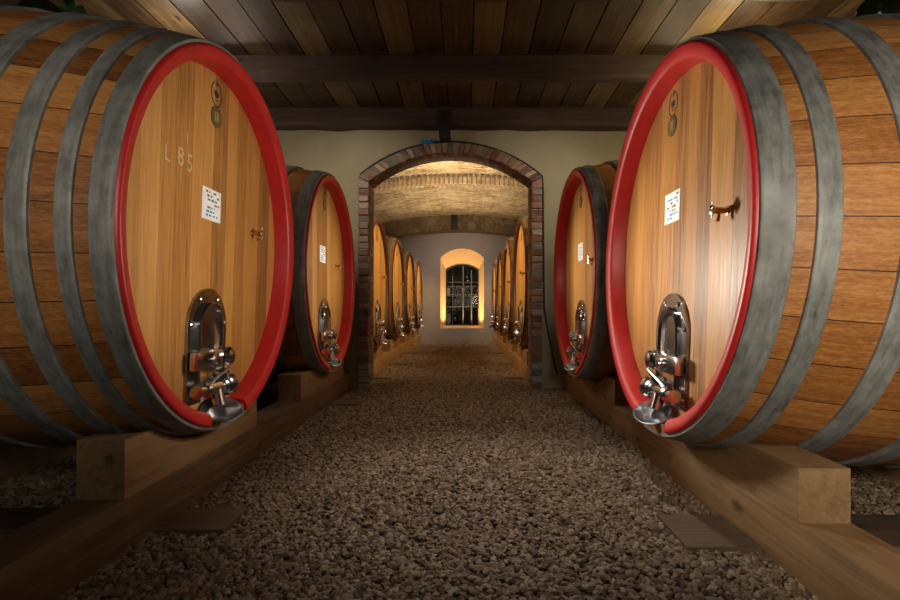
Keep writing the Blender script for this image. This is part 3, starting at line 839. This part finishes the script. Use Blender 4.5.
# ------------------------------------------------------------------ gravel
def gravel():
    bm = bmesh.new()
    nx, ny = 40, 110
    g = []
    for j in range(ny+1):
        y = .6+(YE-.05-.6)*j/ny
        row = []
        for i in range(nx+1):
            x = -3.6+6.8*i/nx
            z = .004*math.sin(x*5.1+y*1.7)+.004*math.sin(y*4.3-x*2.2)
            row.append(bm.verts.new((x, y, z)))
        g.append(row)
    for a, b in zip(g, g[1:]):
        for i in range(nx): bm.faces.new((a[i], a[i+1], b[i+1], b[i]))
    o = obj('gravel', bm, ['soil', 'stone'])
    ng = bpy.data.node_groups.new('pebble_scatter', 'GeometryNodeTree')
    ng.interface.new_socket('Geometry', in_out='INPUT', socket_type='NodeSocketGeometry')
    ng.interface.new_socket('Geometry', in_out='OUTPUT', socket_type='NodeSocketGeometry')
    nd = ng.nodes; lk = ng.links.new
    gi = nd.new('NodeGroupInput'); go = nd.new('NodeGroupOutput')
    join = nd.new('GeometryNodeJoinGeometry')
    pos = nd.new('GeometryNodeInputPosition'); sx = nd.new('ShaderNodeSeparateXYZ'); lk(pos.outputs[0], sx.inputs[0])
    mr = nd.new('ShaderNodeMapRange'); mr.inputs['From Min'].default_value = 6.0; mr.inputs['From Max'].default_value = 9.0
    mr.inputs['To Min'].default_value = 2900; mr.inputs['To Max'].default_value = 1300
    lk(sx.outputs[1], mr.inputs['Value'])
    for q in range(3):
        dp = nd.new('GeometryNodeDistributePointsOnFaces')
        dv = nd.new('ShaderNodeMath'); dv.operation = 'DIVIDE'; dv.inputs[1].default_value = 3.0; lk(mr.outputs[0], dv.inputs[0])
        lk(dv.outputs[0], dp.inputs['Density']); dp.inputs['Seed'].default_value = 11+q
        lk(gi.outputs[0], dp.inputs['Mesh'])
        ico = nd.new('GeometryNodeMeshIcoSphere'); ico.inputs['Radius'].default_value = .0135; ico.inputs['Subdivisions'].default_value = 3
        sp = nd.new('GeometryNodeSetPosition'); lk(ico.outputs[0], sp.inputs['Geometry'])
        nz = nd.new('ShaderNodeTexNoise'); nz.inputs['Scale'].default_value = 48; nz.inputs['Detail'].default_value = 1.5; nz.noise_dimensions = '4D'; nz.inputs['W'].default_value = 3.7*q+.4
        sc = nd.new('ShaderNodeVectorMath'); sc.operation = 'SUBTRACT'; sc.inputs[1].default_value = (.5, .5, .5); lk(nz.outputs['Color'], sc.inputs[0])
        s2 = nd.new('ShaderNodeVectorMath'); s2.operation = 'SCALE'; s2.inputs['Scale'].default_value = .024; lk(sc.outputs[0], s2.inputs[0])
        lk(s2.outputs[0], sp.inputs['Offset'])
        ss = nd.new('GeometryNodeSetShadeSmooth'); lk(sp.outputs[0], ss.inputs['Geometry'])
        sm = nd.new('GeometryNodeSetMaterial'); sm.inputs['Material'].default_value = M['stone']; lk(ss.outputs[0], sm.inputs['Geometry'])
        ip = nd.new('GeometryNodeInstanceOnPoints'); lk(dp.outputs['Points'], ip.inputs['Points']); lk(sm.outputs[0], ip.inputs['Instance'])
        rr = nd.new('FunctionNodeRandomValue'); rr.data_type = 'FLOAT_VECTOR'; rr.inputs[0].default_value = (-.6, -.6, 0); rr.inputs[1].default_value = (.6, .6, 6.28); rr.inputs['Seed'].default_value = 5+q
        rs = nd.new('FunctionNodeRandomValue'); rs.data_type = 'FLOAT_VECTOR'; rs.inputs[0].default_value = (.75, .6, .45); rs.inputs[1].default_value = (1.75, 1.15, .9); rs.inputs['Seed'].default_value = 9+q
        lk(rr.outputs[0], ip.inputs['Rotation']); lk(rs.outputs[0], ip.inputs['Scale'])
        rz = nd.new('FunctionNodeRandomValue'); rz.data_type = 'FLOAT_VECTOR'; rz.inputs[0].default_value = (0, 0, -.002); rz.inputs[1].default_value = (0, 0, .014); rz.inputs['Seed'].default_value = 20+q
        s3 = nd.new('GeometryNodeTranslateInstances'); lk(ip.outputs[0], s3.inputs[0]); lk(rz.outputs[0], s3.inputs['Translation']); s3.inputs['Local Space'].default_value = False
        lk(s3.outputs[0], join.inputs[0])
    lk(gi.outputs[0], join.inputs[0])
    lk(join.outputs[0], go.inputs[0])
    md = o.modifiers.new('pebbles', 'NODES'); md.node_group = ng
    tag(o, 'brown pebble gravel covering the cellar floor', 'gravel', kind='stuff')
gravel()

# ------------------------------------------------------------------ light
def lamp(kind, loc, energy, col, aim=None, size=.2, spot=None, blend=.6, size_y=None, spread=None):
    l = bpy.data.lights.new('lamp', kind); l.energy = energy; l.color = col
    if kind == 'AREA':
        l.size = size
        if size_y: l.shape = 'RECTANGLE'; l.size_y = size_y
    else: l.shadow_soft_size = size
    if spread: l.spread = math.radians(spread)
    if kind == 'SPOT': l.spot_size = math.radians(spot); l.spot_blend = blend
    o = bpy.data.objects.new('lamp', l); COL.objects.link(o); o.location = loc
    if aim: o.rotation_euler = (Vector(aim)-Vector(loc)).to_track_quat('-Z', 'Y').to_euler()
    return o
WARM = (1, .78, .52); COOL = (.86, .94, 1); AMB = (1, .66, .31); NEU = (1, .90, .76)
lamp('SPOT', (.45, 2.75, 1.25), 100, NEU, (-1.4, 2.95, 1.42), .16, 80, .9)
lamp('SPOT', (-.30, 4.0, 1.32), 215, NEU, (1.15, 2.75, 1.38), .16, 80, .9)
lamp('SPOT', (-.1, 5.6, 1.5), 75, NEU, (-1.4, 5.5, 1.40), .12, 85, .9)
lamp('SPOT', (-.1, 5.5, 1.5), 75, NEU, (1.15, 5.2, 1.40), .12, 85, .9)
lamp('SPOT', (.22, 3.1, 3.2), 210, (1, .95, .88), (.20, 3.0, 0), .1, 58, 1.0)
lamp('SPOT', (.1, 4.55, 3.25), 78, NEU, (-.05, 4.9, 0), .1, 74, 1.0)
lamp('AREA', (0, -1.4, 1.9), 10, (1, .95, .9), (0, 4, 1.0), 1.4)
lamp('SPOT', (-.5, -.6, 1.9), 150, NEU, (-2.3, 2.3, 1.65), .3, 52, 1.0)
lamp('SPOT', (-.9, .2, .9), 5, COOL, (-2.0, 1.9, 1.0), .2, 50, 1.0)
lamp('SPOT', (.7, -.8, 1.6), 380, NEU, (2.1, 2.2, 1.05), .3, 62, 1.0)
lamp('POINT', (-2.45, 4.6, 3.1), 20, NEU, size=.05)
lamp('POINT', (2.35, 4.55, 3.1), 34, (1, .86, .52), size=.05)
lamp('POINT', (-2.6, 6.05, 2.7), 7, NEU, size=.08)
lamp('POINT', (2.4, 6.0, 2.7), 9, (1, .86, .52), size=.08)
lamp('SPOT', (-1.5, 5.5, 2.9), 45, NEU, (-1.3, 6.85, 2.3), .15, 110, 1.0)
lamp('SPOT', (1.25, 5.5, 2.9), 45, NEU, (1.0, 6.85, 2.3), .15, 110, 1.0)
for i, y in enumerate((8.3, 10.7, 13.1, 15.5)):
    lamp('SPOT', (.25, y-.35, H+1.45), 170, AMB, (-1.35, y+.1, H+.45), .08, 84, .8)
    lamp('SPOT', (-.65, y-.35, H+1.45), 170, AMB, (.9, y+.1, H+.45), .08, 84, .8)
lamp('AREA', (-.2, 8.6, H+1.35), 62, WARM, (-.2, 8.9, H+3), 2.2, spread=150)
lamp('AREA', (-.2, 11.5, H+1.2), 30, WARM, (-.2, 11.7, H+3), 2.2, spread=150)
lamp('SPOT', (-.2, 13.95, H+2.2), 150, (1, .92, .86), (-.1, 16.75, H+.2), .1, 120, 1.0)
lamp('AREA', (WX, YE+.16, ZSL+.05), 32, AMB, (WX, YE+.20, H+1.5), 1.0, size_y=.14, spread=130)
lamp('POINT', (WX-.2, YE+1.1, H+1.62), 1.6, (1, .92, .8), size=.04)
w = bpy.data.worlds.new('world'); S.world = w; w.use_nodes = True
w.node_tree.nodes['Background'].inputs[0].default_value = (.5, .55, .6, 1); w.node_tree.nodes['Background'].inputs[1].default_value = .02

# ------------------------------------------------------------------ camera
cam = bpy.data.cameras.new('camera'); co = bpy.data.objects.new('camera', cam); COL.objects.link(co)
cam.sensor_width = 36; cam.lens = 530/900*36; cam.shift_x = -15/900; cam.shift_y = 8.7/900
co.location = (0, 0, H); co.rotation_euler = (PI/2, 0, 0); cam.clip_start = .05
S.camera = co
S.view_settings.view_transform = 'Standard'; S.view_settings.look = 'None'; S.view_settings.gamma = 1
S.view_settings.exposure = 0; S.view_settings.use_curve_mapping = False
